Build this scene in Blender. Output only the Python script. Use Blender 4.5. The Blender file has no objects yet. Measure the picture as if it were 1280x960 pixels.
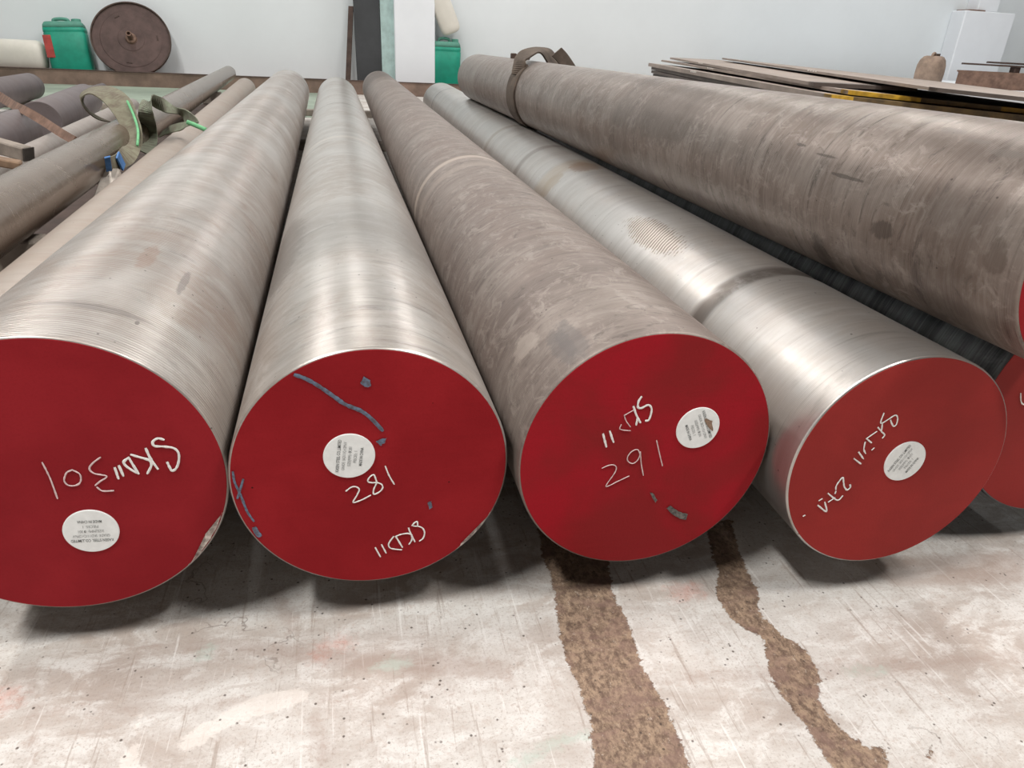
import bpy, bmesh, math, random
from mathutils import Vector, Matrix, noise as mnoise

random.seed(7)
R = math.radians
scene = bpy.context.scene
col = scene.collection

# ------------------------------------------------------------------ camera
cam_data = bpy.data.cameras.new('camera')
cam_data.sensor_width = 36.0
cam_data.lens = 24.818
cam_data.clip_start = 0.02
cam = bpy.data.objects.new('camera', cam_data)
col.objects.link(cam)
_r = Vector((0.976, -0.212, 0.046)).normalized()
_b = Vector((-0.211, -0.877, 0.432)).normalized()
_u = _b.cross(_r).normalized()
_r = _u.cross(_b).normalized()
cam.matrix_world = Matrix(((_r.x, _u.x, _b.x, 0.0), (_r.y, _u.y, _b.y, 0.0), (_r.z, _u.z, _b.z, 0.543), (0, 0, 0, 1)))
scene.camera = cam

# ------------------------------------------------------------------ world, lamps, exposure
world = bpy.data.worlds.new('hall_ambient')
scene.world = world
world.use_nodes = True
world.node_tree.nodes['Background'].inputs[0].default_value = (0.95, 0.97, 1.0, 1)
world.node_tree.nodes['Background'].inputs[1].default_value = 0.035

def lamp(x, y, z, sx, sy, power, color=(1.0, 0.97, 0.93)):
    d = bpy.data.lights.new('ceiling_lamp', 'AREA')
    d.shape = 'RECTANGLE'; d.size = sx; d.size_y = sy; d.energy = power; d.color = color
    o = bpy.data.objects.new('ceiling_lamp', d); col.objects.link(o)
    o.location = (x, y, z)
    return o
for lx, ly, pw in ((-1.9, -0.5, 178), (2.4, -0.5, 178), (-2.3, 1.7, 90), (2.7, 1.7, 90), (-2.6, 4.6, 85), (3.0, 4.6, 85), (-2.6, 7.8, 70), (3.0, 7.8, 70), (7.8, 6.4, 115), (-0.15, 5.4, 22), (-0.15, 7.6, 40)):
    lamp(lx, ly, 4.6, 0.30, 1.2, pw)

scene.view_settings.view_transform = 'Standard'
scene.view_settings.look = 'None'
scene.view_settings.gamma = 1.0
scene.view_settings.use_curve_mapping = False
scene.view_settings.exposure = 0.0

# ------------------------------------------------------------------ data measured on the end faces, floor and slings (metres)
STROKES = {1: [('grade_writing', 'chalk_white', 0.0034, [[(0.0978, 0.0403), (0.0931, 0.0421), (0.0882, 0.0388), (0.0891, 0.0342), (0.0972, 0.0327), (0.1052, 0.0302), (0.1086, 0.0246), (0.1076, 0.0157), (0.1042, 0.0078), (0.1001, 0.0053), (0.0985, 0.0095), (0.0973, 0.015)], [(0.0811, 0.032), (0.0834, 0.0203), (0.0877, 0.009)], [(0.0676, 0.0265), (0.0753, 0.0226), (0.082, 0.0189), (0.0829, 0.0134), (0.0782, 0.0048)], [(0.0648, 0.0237), (0.067, 0.0158), (0.0701, 0.0054)], [(0.0648, 0.0237), (0.0599, 0.0196), (0.0609, 0.0149), (0.0658, 0.009), (0.0701, 0.0054)], [(0.0511, 0.0136), (0.052, 0.0019)], [(0.055, 0.0155), (0.0567, 0.0045)]]), ('size_writing', 'chalk_pink', 0.0022, [[(0.0411, 0.0264), (0.0336, 0.0208), (0.0296, 0.0151), (0.0326, 0.0094), (0.0425, 0.0052), (0.0355, -0.0002), (0.0313, -0.0037)], [(0.0321, -0.0061), (0.036, -0.0108), (0.0454, -0.0116)], [(0.0151, 0.0151), (0.0099, 0.0126), (0.0062, 0.0046), (0.0083, -0.0011), (0.0145, -0.0021), (0.0194, 0.0016), (0.0204, 0.0099), (0.0151, 0.0151)], [(-0.0077, 0.0257), (-0.0049, 0.008), (-0.0035, -0.0146)]])], 2: [('size_writing', 'chalk_white', 0.0022, [[(-0.0288, -0.0172), (-0.0235, -0.0132), (-0.0189, -0.0132), (-0.0158, -0.0169), (-0.0185, -0.0239), (-0.0226, -0.0321), (-0.0141, -0.0301), (-0.0046, -0.0252)], [(0.0017, -0.0074), (-0.0004, -0.0005), (-0.0046, -0.0029), (-0.0067, -0.0077), (-0.003, -0.0098), (0.0025, -0.0103), (0.0071, -0.0131), (0.0079, -0.0177), (0.004, -0.0224), (-0.0013, -0.0241), (-0.001, -0.0179), (0.002, -0.0108), (0.0017, -0.0074)], [(0.0115, 0.0088), (0.0149, -0.0026), (0.0198, -0.0138)]]), ('grade_writing', 'chalk_white', 0.0024, [[(-0.0024, -0.0933), (0.0025, -0.1062)], [(0.0044, -0.0902), (0.0088, -0.102)], [(0.0177, -0.0811), (0.0138, -0.0867), (0.0119, -0.0918), (0.0146, -0.0969), (0.0254, -0.1002)], [(0.0199, -0.0814), (0.0265, -0.0965)], [(0.0199, -0.0814), (0.0253, -0.0794), (0.0328, -0.079), (0.0371, -0.0816)], [(0.0338, -0.0718), (0.0355, -0.0781), (0.0402, -0.0908)], [(0.0371, -0.0823), (0.037, -0.0883), (0.0342, -0.0934)], [(0.0378, -0.069), (0.0406, -0.0654), (0.0432, -0.065), (0.0432, -0.0703), (0.0389, -0.0698)], [(0.0432, -0.0703), (0.0486, -0.0737), (0.051, -0.08), (0.0495, -0.0873), (0.0457, -0.0906)]]), ('blue_scratch', 'bluepaint', 0.0055, [[(-0.0704, 0.1207), (-0.0588, 0.1119), (-0.0475, 0.1034), (-0.0337, 0.0909), (-0.0243, 0.0824), (-0.0098, 0.0742), (-0.0001, 0.0647), (0.0097, 0.0513)]]), ('blue_scratch', 'bluepaint', 0.0032, [[(-0.1365, 0.0164), (-0.1344, 0.0046), (-0.1319, -0.0062), (-0.1297, -0.016), (-0.1267, -0.0315), (-0.1218, -0.0437)], [(-0.1262, 0.0067), (-0.1304, -0.0052), (-0.1338, -0.0144)]]), ('blue_scratch', 'bluepaint', 0.007, [[(-0.1218, -0.0531), (-0.123, -0.0599), (-0.1256, -0.0659)]])], 3: [('grade_writing', 'chalk_white', 0.0032, [[(-0.0555, 0.0323), (-0.0503, 0.0167)], [(-0.0483, 0.0352), (-0.0452, 0.0274), (-0.0427, 0.0217)], [(-0.0253, 0.0632), (-0.0208, 0.0528), (-0.0152, 0.0436)], [(-0.019, 0.0487), (-0.0193, 0.0412)], [(-0.0179, 0.0739), (-0.0204, 0.0688), (-0.0202, 0.0622), (-0.0162, 0.0606), (-0.009, 0.0638), (-0.0047, 0.0598), (-0.0043, 0.0524), (-0.0059, 0.0457), (-0.0092, 0.045)]]), ('thin_writing', 'chalk_pink', 0.0016, [[(-0.0363, 0.0424), (-0.0375, 0.0375), (-0.0332, 0.0354), (-0.0252, 0.0341)], [(-0.0343, 0.0531), (-0.0313, 0.0462), (-0.0258, 0.039)], [(-0.0343, 0.0531), (-0.0253, 0.0585)]]), ('size_writing', 'chalk_pink', 0.0018, [[(-0.052, -0.0104), (-0.0448, -0.0075), (-0.039, -0.0076), (-0.0356, -0.0115), (-0.0371, -0.0186), (-0.0451, -0.0347), (-0.0319, -0.0293), (-0.0195, -0.0236)], [(-0.0099, 0.0035), (-0.0139, 0.0098), (-0.0202, 0.0079), (-0.024, 0.0019), (-0.0232, -0.0039), (-0.0176, -0.0076), (-0.0127, -0.0048), (-0.0102, 0.0014), (-0.0102, 0.0064), (-0.0068, -0.0097), (-0.0026, -0.024)], [(0.0068, 0.0199), (0.0125, 0.0031), (0.0185, -0.0134)]])], 4: [('grade_writing', 'chalk_white', 0.0024, [[(-0.0408, 0.0702), (-0.0414, 0.0604), (-0.0394, 0.0579), (-0.0327, 0.0624), (-0.0259, 0.0669), (-0.0218, 0.0634), (-0.0207, 0.0559), (-0.0231, 0.0531), (-0.0266, 0.0563), (-0.0299, 0.0614)], [(-0.0429, 0.0531), (-0.0372, 0.0478), (-0.0315, 0.0429), (-0.0328, 0.0392)], [(-0.0366, 0.0469), (-0.0387, 0.057)], [(-0.0528, 0.0396), (-0.0429, 0.0477)], [(-0.0528, 0.0396), (-0.0454, 0.0341)], [(-0.0532, 0.0354), (-0.0521, 0.0261), (-0.0485, 0.0207)], [(-0.0416, 0.0245), (-0.0398, 0.0266)], [(-0.0612, 0.0147), (-0.0507, 0.0074)], [(-0.0578, 0.023), (-0.0493, 0.0139)]]), ('size_writing', 'chalk_white', 0.0026, [[(-0.0726, -0.0248), (-0.0732, -0.0193), (-0.0685, -0.0095), (-0.0652, -0.0164), (-0.0622, -0.0229), (-0.0577, -0.0269), (-0.0547, -0.0235), (-0.0563, -0.0198)], [(-0.0814, -0.0294), (-0.0667, -0.0401), (-0.0614, -0.0347)], [(-0.072, -0.0302), (-0.0718, -0.0275)], [(-0.0773, -0.0415), (-0.071, -0.0366)], [(-0.0899, -0.045), (-0.0763, -0.055), (-0.0823, -0.0411)], [(-0.0899, -0.0386), (-0.0871, -0.0365)], [(-0.1047, -0.0586), (-0.1033, -0.0577)]])], 5: [('grade_writing', 'chalk_white', 0.0024, [[(-0.1097, 0.0232), (-0.1043, 0.0118), (-0.0987, 0.0071), (-0.086, 0.0052), (-0.0821, 0.0129), (-0.0884, 0.0243)]])]}
BLOBS = {2: [('blue_spot', 'bluepaint', [(-0.0056, 0.1115), (0.0003, 0.1069), (0.0007, 0.1003), (-0.0049, 0.0998), (-0.009, 0.1047)]), ('blue_spot', 'bluepaint', [(0.0035, 0.039), (0.0087, 0.0416), (0.0139, 0.0419), (0.0118, 0.0367), (0.0078, 0.0333)]), ('blue_spot', 'bluepaint', [(0.0547, -0.0411), (0.0584, -0.0392), (0.0595, -0.0469), (0.0561, -0.0499)]), ('bare_chip', 'bare', [(0.1236, -0.0653), (0.1257, -0.0622), (0.1188, -0.0756), (0.1046, -0.0944), (0.1002, -0.098), (0.0879, -0.1096), (0.0901, -0.1036), (0.0912, -0.0995), (0.099, -0.0971), (0.1035, -0.0928), (0.1145, -0.0805)])], 3: [('grey_scuff', 'greyscuff', [(0.0076, -0.0472), (0.0127, -0.0496), (0.019, -0.0593), (0.0172, -0.0627)]), ('grey_scuff', 'greyscuff', [(0.0316, -0.0716), (0.0367, -0.0684), (0.0481, -0.0782), (0.0607, -0.0833), (0.0593, -0.0915), (0.0515, -0.0888), (0.0403, -0.0811)])], 1: [('bare_chip', 'bare', [(0.1388, -0.0556), (0.1433, -0.0464), (0.1421, -0.0561), (0.1356, -0.0691), (0.1244, -0.0858), (0.1132, -0.1006), (0.1008, -0.1125), (0.0997, -0.1098), (0.1122, -0.0964), (0.1186, -0.083), (0.1199, -0.073), (0.1299, -0.0664)])]}
STICK = {1: ((0.0177, -0.0557), 0.0249, 175.6), 2: ((-0.0236, 0.0242), 0.0255, 82.4), 3: ((0.0533, 0.0317), 0.0252, -66.5), 4: ((0.0056, 0.0065), 0.0254, 62.2)}
FLOORMARKS = {'brown': [[(0.2321, 0.7916), (0.2195, 0.689), (0.219, 0.6295), (0.2035, 0.5667), (0.2034, 0.5095), (0.2043, 0.4496), (0.1935, 0.3997), (0.1863, 0.3627), (0.2751, 0.3462), (0.2791, 0.384), (0.2843, 0.4353), (0.2839, 0.4644), (0.2791, 0.5073), (0.2873, 0.5404), (0.2867, 0.6184), (0.3016, 0.6759), (0.3251, 0.7775)], [(0.4665, 0.7369), (0.445, 0.6694), (0.4337, 0.6313), (0.4109, 0.5909), (0.4108, 0.5506), (0.4321, 0.5157), (0.418, 0.4833), (0.4078, 0.4426), (0.4145, 0.4028), (0.4117, 0.3599), (0.3995, 0.3306), (0.4501, 0.3213), (0.4645, 0.3502), (0.4836, 0.3768), (0.4618, 0.3693), (0.4464, 0.3971), (0.4438, 0.4362), (0.4647, 0.4533), (0.4721, 0.4911), (0.4571, 0.5237), (0.4489, 0.5573), (0.4652, 0.582), (0.473, 0.625), (0.4827, 0.6635), (0.5068, 0.7308)], [(0.5215, 0.3655), (0.5416, 0.3727), (0.531, 0.3638), (0.5036, 0.3498), (0.5041, 0.3556)]], 'peel': [[(-0.1818, 0.4841), (-0.1798, 0.4988), (-0.1305, 0.5278), (-0.0977, 0.5394), (-0.0666, 0.536), (-0.0637, 0.5208), (-0.092, 0.5135), (-0.1283, 0.5089), (-0.1448, 0.4986), (-0.166, 0.4797)], [(-0.2271, 0.4843), (-0.2208, 0.4995), (-0.2147, 0.5111), (-0.2262, 0.5309), (-0.217, 0.5338), (-0.2123, 0.5064), (-0.21, 0.4733), (-0.2229, 0.4679)]], 'teal': [[(0.119, 0.4197), (0.1612, 0.4349), (0.1984, 0.4388), (0.2046, 0.4332), (0.1664, 0.4253), (0.1239, 0.4084)], [(0.4936, 0.4613), (0.5487, 0.4573), (0.5435, 0.4482), (0.4958, 0.4533)], [(-0.0052, 0.5479), (0.0145, 0.5618), (0.0434, 0.5535), (0.0256, 0.5404)], [(-0.1801, 0.6063), (-0.168, 0.611), (-0.168, 0.5899), (-0.1771, 0.5883)]], 'red': [[(0.3592, 0.6094), (0.3979, 0.6146), (0.3981, 0.5973), (0.3651, 0.5943)], [(-0.3655, 0.5806), (-0.3503, 0.5809), (-0.3433, 0.5654), (-0.359, 0.5636)], [(-0.0603, 0.5858), (-0.0311, 0.5945), (-0.0269, 0.5869), (-0.056, 0.5783)]], 'dirt': [[(-0.3517, 0.5623), (-0.2637, 0.5458), (-0.1604, 0.5312), (-0.1011, 0.5341), (-0.1045, 0.5299), (-0.158, 0.5252), (-0.2626, 0.5419), (-0.3502, 0.5584)], [(-0.0545, 0.522), (0.136, 0.4984), (0.3604, 0.4823), (0.7203, 0.4485), (0.7091, 0.4376), (0.4871, 0.4548), (0.1857, 0.4938), (-0.0544, 0.5182)], [(-0.2787, 0.6276), (-0.1407, 0.6132), (-0.0144, 0.5745), (0.1442, 0.5361), (0.1386, 0.5102), (-0.015, 0.5475), (-0.1386, 0.5958)], [(-0.0692, 0.5076), (-0.0556, 0.5051), (-0.0385, 0.442), (-0.0525, 0.4445)], [(-0.3455, 0.6152), (-0.3393, 0.6142), (-0.2967, 0.4891), (-0.3021, 0.4901)], [(-0.118, 0.6848), (-0.1049, 0.6896), (-0.0794, 0.6205), (-0.0853, 0.6038)], [(0.6193, 0.6253), (0.8774, 0.601), (0.8205, 0.5457), (0.6463, 0.5667)]]}
RIBBONS = {'slingA': [((-0.903, 3.134, 0.216), (0.033, -0.033, -0.005)), ((-0.943, 3.133, 0.24), (0.04, -0.074, -0.015)), ((-0.956, 3.109, 0.279), (0.04, -0.119, -0.014)), ((-0.935, 3.097, 0.311), (0.018, -0.123, -0.01)), ((-0.875, 3.045, 0.327), (-0.004, -0.094, -0.007)), ((-0.817, 2.979, 0.314), (-0.018, -0.059, -0.012)), ((-0.77, 2.908, 0.284), (-0.025, -0.036, -0.016)), ((-0.739, 2.846, 0.243), (-0.025, -0.024, -0.014)), ((-0.716, 2.778, 0.208), (-0.03, 0.002, -0.011)), ((-0.7, 2.693, 0.183), (-0.026, 0.008, 0.004)), ((-0.69, 2.57, 0.169), (-0.019, 0.014, 0.02)), ((-0.68, 2.419, 0.17), (0.0, -0.012, 0.023)), ((-0.673, 2.287, 0.183), (0.005, -0.014, 0.02))], 'slingB': [((-0.671, 2.707, 0.156), (-0.026, 0.021, 0.007)), ((-0.736, 3.059, 0.152), (-0.032, 0.02, 0.003)), ((-0.739, 3.081, 0.202), (-0.036, 0.019, -0.003)), ((-0.7, 2.926, 0.263), (-0.034, 0.043, 0.001)), ((-0.698, 2.963, 0.292), (-0.036, 0.102, 0.005)), ((-0.688, 3.008, 0.297), (-0.011, 0.048, -0.024)), ((-0.661, 3.04, 0.282), (0.004, -0.013, -0.024)), ((-0.626, 3.057, 0.264), (0.005, -0.008, -0.013)), ((-0.594, 3.045, 0.255), (-0.013, 0.03, -0.015)), ((-0.566, 2.985, 0.239), (-0.027, 0.044, -0.016)), ((-0.552, 2.93, 0.228), (-0.028, 0.025, -0.009)), ((-0.583, 2.945, 0.22), (-0.009, -0.004, -0.014)), ((-0.635, 2.973, 0.205), (-0.007, -0.005, -0.014)), ((-0.676, 2.995, 0.184), (-0.009, -0.003, -0.011))], 'rust_strip': [((-2.183, 5.14, 0.194), (-0.015, -0.006, -0.02)), ((-2.096, 5.209, 0.144), (-0.015, -0.006, -0.02)), ((-1.838, 4.693, 0.148), (-0.014, -0.006, -0.019)), ((-1.555, 4.068, 0.173), (-0.012, -0.005, -0.016)), ((-1.396, 3.756, 0.18), (-0.011, -0.005, -0.015)), ((-1.311, 3.659, 0.157), (-0.011, -0.005, -0.015)), ((-1.251, 3.58, 0.141), (-0.011, -0.005, -0.014)), ((-1.166, 3.439, 0.129), (-0.011, -0.004, -0.014)), ((-1.115, 3.366, 0.12), (-0.01, -0.004, -0.014)), ((-1.078, 3.309, 0.115), (-0.01, -0.004, -0.014))], 'blue': [((-0.671, 2.433, 0.18), (-0.002, -0.012, 0.02)), ((-0.669, 2.393, 0.167), (-0.002, -0.012, 0.02))], 'loop6': [((0.622, 2.751, 0.447), (-0.02, 0.006, 0.002)), ((0.633, 2.766, 0.484), (-0.013, 0.038, 0.001)), ((0.64, 2.789, 0.5), (-0.007, 0.049, 0.004)), ((0.663, 2.814, 0.515), (-0.001, 0.062, 0.01)), ((0.701, 2.856, 0.527), (0.01, 0.071, 0.01)), ((0.738, 2.896, 0.532), (0.023, 0.078, 0.008)), ((0.776, 2.929, 0.525), (0.036, 0.076, 0.009)), ((0.807, 2.953, 0.497), (0.04, 0.073, 0.006)), ((0.83, 2.959, 0.475), (0.037, 0.062, 0.005)), ((0.838, 2.942, 0.444), (0.034, 0.051, 0.005))], 'tail6': [((0.813, 2.922, 0.529), (-0.019, -0.003, -0.015)), ((0.842, 2.926, 0.505), (-0.019, -0.003, -0.015)), ((0.873, 2.922, 0.466), (-0.025, 0.001, -0.01))]}
PATCHES = {4: [('ridged_scuff', 'scuff_ridge', [(0.6963, 4.0364), (0.7454, 4.2715), (0.744, 4.4058), (0.6232, 4.3995), (0.5347, 4.3137), (0.5029, 4.1427), (0.4957, 4.0006), (0.5312, 3.9236), (0.5812, 3.9913), (0.6223, 3.9388)]), ('rust_stain', 'stain_orange', [(1.2869, 4.3584), (1.305, 4.6584), (1.272, 4.916), (1.1909, 4.7895), (1.1705, 4.48), (1.2384, 4.3068)]), ('rust_stain', 'stain_tan', [(1.2845, 3.5682), (1.2842, 3.9507), (1.278, 4.1672), (1.2241, 4.1213), (1.2099, 3.7596), (1.2268, 3.5253)])], 6: [('dark_scuff', 'stain_dark', [(0.2173, 3.1169), (0.1801, 3.1579), (0.1753, 2.9898), (0.1912, 2.9626), (0.1947, 3.0466), (0.2122, 3.0098)]), ('dark_scuff', 'stain_dark', [(0.3441, 2.6557), (0.304, 2.6468), (0.3083, 2.311), (0.3372, 1.9504), (0.3395, 2.1832), (0.3362, 2.4639)]), ('dark_scratch', 'stain_dark', [(0.3283, 3.4616), (0.2815, 3.4589), (0.2478, 3.459), (0.2483, 3.4321), (0.2843, 3.4188), (0.326, 3.437)]), ('dark_scratch', 'stain_dark', [(0.4245, 3.6854), (0.3995, 3.6738), (0.3976, 3.644), (0.4208, 3.6569)]), ('dark_scratch', 'stain_dark', [(0.3711, 3.6269), (0.3246, 3.6207), (0.3217, 3.5953), (0.368, 3.6004)]), ('damp_trail', 'stain_wet', [(0.276, 4.4937), (0.2549, 4.3718), (0.2226, 4.2958), (0.2367, 4.3708)]), ('damp_trail', 'stain_wet', [(0.2167, 4.2707), (0.203, 4.197), (0.1742, 4.1647), (0.1848, 4.2191)]), ('damp_trail', 'stain_wet', [(0.1677, 4.1493), (0.1568, 4.0908), (0.1286, 4.0958), (0.1375, 4.142)]), ('damp_trail', 'stain_wet', [(0.1229, 4.0828), (0.1136, 4.0316), (0.0805, 3.9897), (0.0878, 4.0276)]), ('dark_scuff', 'stain_brown', [(0.047, 3.2748), (0.0289, 3.3151), (0.0192, 3.0664), (0.0337, 2.9927), (0.0443, 3.0718)]), ('dark_scuff', 'stain_brown', [(1.0548, 4.5278), (0.9289, 4.2548), (0.8189, 3.6027), (0.7476, 3.4327), (0.7785, 3.2225), (0.8493, 3.435), (0.9016, 3.8382)])], 3: [('grey_smear', 'stain_grey', [(0.1064, 4.1666), (0.1028, 4.2085), (0.0681, 4.1718), (0.0254, 4.0778), (0.0013, 4.0389), (0.0067, 3.9966), (0.0465, 4.0797)]), ('grey_smear', 'stain_grey', [(0.1015, 4.0973), (0.091, 4.1106), (0.0366, 4.0274), (0.008, 3.9566), (0.0146, 3.9285)]), ('pale_scrape', 'stain_pale', [(0.1452, 3.9269), (0.1253, 3.9521), (0.0998, 3.7818), (0.0944, 3.6594), (0.1056, 3.6439), (0.1236, 3.7813)])], 1: [('rust_stain', 'stain_rust', [(0.3012, 4.9498), (0.328, 5.0499), (0.275, 5.0673), (0.2298, 5.0795), (0.2264, 5.0166)]), ('dark_nick', 'stain_dark', [(0.0767, 5.2124), (0.0799, 5.2428), (0.0732, 5.2424), (0.0697, 5.2227)]), ('dark_scuff', 'stain_grey', [(0.2534, 5.3176), (0.2833, 5.3647), (0.2232, 5.3796), (0.1924, 5.3523)])], 2: [('grey_smear', 'stain_wet', [(0.7881, 3.4569), (0.6183, 3.9944), (0.4092, 4.119), (0.349, 3.9338), (0.4933, 3.529)])]}


# ------------------------------------------------------------------ mesh helpers
def mesh_obj(name, verts, faces, mat, parent=None, smooth=False):
    me = bpy.data.meshes.new(name)
    me.from_pydata([tuple(v) for v in verts], [], faces)
    me.update()
    if smooth:
        me.polygons.foreach_set('use_smooth', [True] * len(me.polygons))
    if mat: me.materials.append(mat)
    o = bpy.data.objects.new(name, me)
    col.objects.link(o)
    if parent: o.parent = parent
    return o

def bm_obj(name, bm, mat, parent=None, smooth=False):
    me = bpy.data.meshes.new(name)
    bmesh.ops.recalc_face_normals(bm, faces=bm.faces)
    bm.to_mesh(me); bm.free()
    if smooth:
        me.polygons.foreach_set('use_smooth', [True] * len(me.polygons))
    if mat: me.materials.append(mat)
    o = bpy.data.objects.new(name, me)
    col.objects.link(o)
    if parent: o.parent = parent
    return o

def tag(o, label=None, cat=None, group=None, kind=None):
    if label: o['label'] = label
    if cat: o['category'] = cat
    if group: o['group'] = group
    if kind: o['kind'] = kind
    return o

def empty(name, loc=(0, 0, 0), rot=(0, 0, 0)):
    o = bpy.data.objects.new(name, None)
    o.empty_display_size = 0.05
    col.objects.link(o)
    o.location = loc; o.rotation_euler = rot
    return o

def sub(o, parent):
    o.parent = parent
    return o

def box_bm(x0, x1, y0, y1, z0, z1, bevel=0.0, seg=1):
    bm = bmesh.new()
    vs = [bm.verts.new((x, y, z)) for x in (x0, x1) for y in (y0, y1) for z in (z0, z1)]
    for f in ((0, 1, 3, 2), (4, 6, 7, 5), (0, 4, 5, 1), (2, 3, 7, 6), (0, 2, 6, 4), (1, 5, 7, 3)):
        bm.faces.new([vs[i] for i in f])
    bmesh.ops.recalc_face_normals(bm, faces=bm.faces)
    if bevel:
        bmesh.ops.bevel(bm, geom=list(bm.edges), offset=bevel, segments=seg, affect='EDGES', profile=0.5)
    return bm

def oriented_box(name, p0, p1, w, h, mat, parent=None, bevel=0.0, roll=0.0):
    """box whose long axis runs from p0 to p1"""
    p0 = Vector(p0); p1 = Vector(p1); d = p1 - p0; L = d.length; d.normalize()
    bm = box_bm(-w/2, w/2, 0, L, -h/2, h/2, bevel)
    side = d.cross(Vector((0, 0, 1))).normalized(); up = side.cross(d).normalized()
    M = Matrix(((side.x, d.x, up.x, p0.x), (side.y, d.y, up.y, p0.y), (side.z, d.z, up.z, p0.z), (0, 0, 0, 1)))
    M = M @ Matrix.Rotation(roll, 4, 'Y')
    bmesh.ops.transform(bm, matrix=M, verts=bm.verts)
    return bm_obj(name, bm, mat, parent)

def lathe(name, prof, mat, parent=None, seg=96, smooth=True, close=False):
    """prof: (radius, z) list, revolved round local Z"""
    verts = []; faces = []
    for r, z in prof:
        for i in range(seg):
            a = 2 * math.pi * i / seg
            verts.append((r * math.cos(a), r * math.sin(a), z))
    n = len(prof)
    for j in range(n - 1):
        for i in range(seg):
            k = (i + 1) % seg
            faces.append((j*seg + i, j*seg + k, (j+1)*seg + k, (j+1)*seg + i))
    if close:
        faces.append(tuple(range(seg - 1, -1, -1)))
        faces.append(tuple((n-1)*seg + i for i in range(seg)))
    return mesh_obj(name, verts, faces, mat, parent, smooth)

def loft(name, secs, mat, parent=None, seg=40, expo=3.5):
    """secs: (z, halfx, halfy, offx, offy) - rounded-rectangle sections"""
    verts = []; faces = []
    for z, hx, hy, ox, oy in secs:
        for i in range(seg):
            a = 2 * math.pi * i / seg
            c, s = math.cos(a), math.sin(a)
            verts.append((ox + hx * math.copysign(abs(c) ** (2/expo), c), oy + hy * math.copysign(abs(s) ** (2/expo), s), z))
    n = len(secs)
    for j in range(n - 1):
        for i in range(seg):
            k = (i + 1) % seg
            faces.append((j*seg + i, j*seg + k, (j+1)*seg + k, (j+1)*seg + i))
    faces.append(tuple(range(seg - 1, -1, -1)))
    faces.append(tuple((n-1)*seg + i for i in range(seg)))
    return mesh_obj(name, verts, faces, mat, parent, True)

def catmull(pts, n=6):
    P = [Vector(p) for p in pts]
    out = []
    for i in range(len(P) - 1):
        p0 = P[max(i-1, 0)]; p1 = P[i]; p2 = P[i+1]; p3 = P[min(i+2, len(P)-1)]
        for k in range(n):
            t = k / n
            out.append(0.5 * ((2*p1) + (-p0 + p2)*t + (2*p0 - 5*p1 + 4*p2 - p3)*t*t + (-p0 + 3*p1 - 3*p2 + p3)*t**3))
    out.append(P[-1].copy())
    return out

def ribbon(name, spec, mat, parent=None, thick=0.004, n=6):
    """webbing: spec = [(centre, half-width vector)], gets real thickness"""
    C = catmull([s[0] for s in spec], n); H = catmull([s[1] for s in spec], n)
    verts = []; faces = []
    for i, (c, h) in enumerate(zip(C, H)):
        t = (C[min(i+1, len(C)-1)] - C[max(i-1, 0)])
        nrm = t.cross(h)
        nrm = nrm.normalized() if nrm.length > 1e-9 else Vector((0, 0, 1))
        for a in (c + h + nrm*thick/2, c - h + nrm*thick/2, c - h - nrm*thick/2, c + h - nrm*thick/2):
            verts.append(a)
    m = len(C)
    for i in range(m - 1):
        for k in range(4):
            l = (k + 1) % 4
            faces.append((i*4 + k, i*4 + l, (i+1)*4 + l, (i+1)*4 + k))
    faces.append((3, 2, 1, 0)); faces.append(tuple((m-1)*4 + k for k in range(4)))
    return mesh_obj(name, verts, faces, mat, parent, False)

def tube(name, pts, rad, mat, parent=None, seg=8, n=6):
    C = catmull(pts, n)
    verts = []; faces = []
    up = Vector((0.13, 0.27, 0.95))
    for i, c in enumerate(C):
        t = (C[min(i+1, len(C)-1)] - C[max(i-1, 0)]).normalized()
        s = t.cross(up).normalized(); u = s.cross(t)
        for k in range(seg):
            a = 2*math.pi*k/seg
            verts.append(c + (s*math.cos(a) + u*math.sin(a))*rad)
    m = len(C)
    for i in range(m - 1):
        for k in range(seg):
            l = (k+1) % seg
            faces.append((i*seg + k, i*seg + l, (i+1)*seg + l, (i+1)*seg + k))
    faces.append(tuple(range(seg-1, -1, -1))); faces.append(tuple((m-1)*seg + k for k in range(seg)))
    return mesh_obj(name, verts, faces, mat, parent, True)

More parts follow.
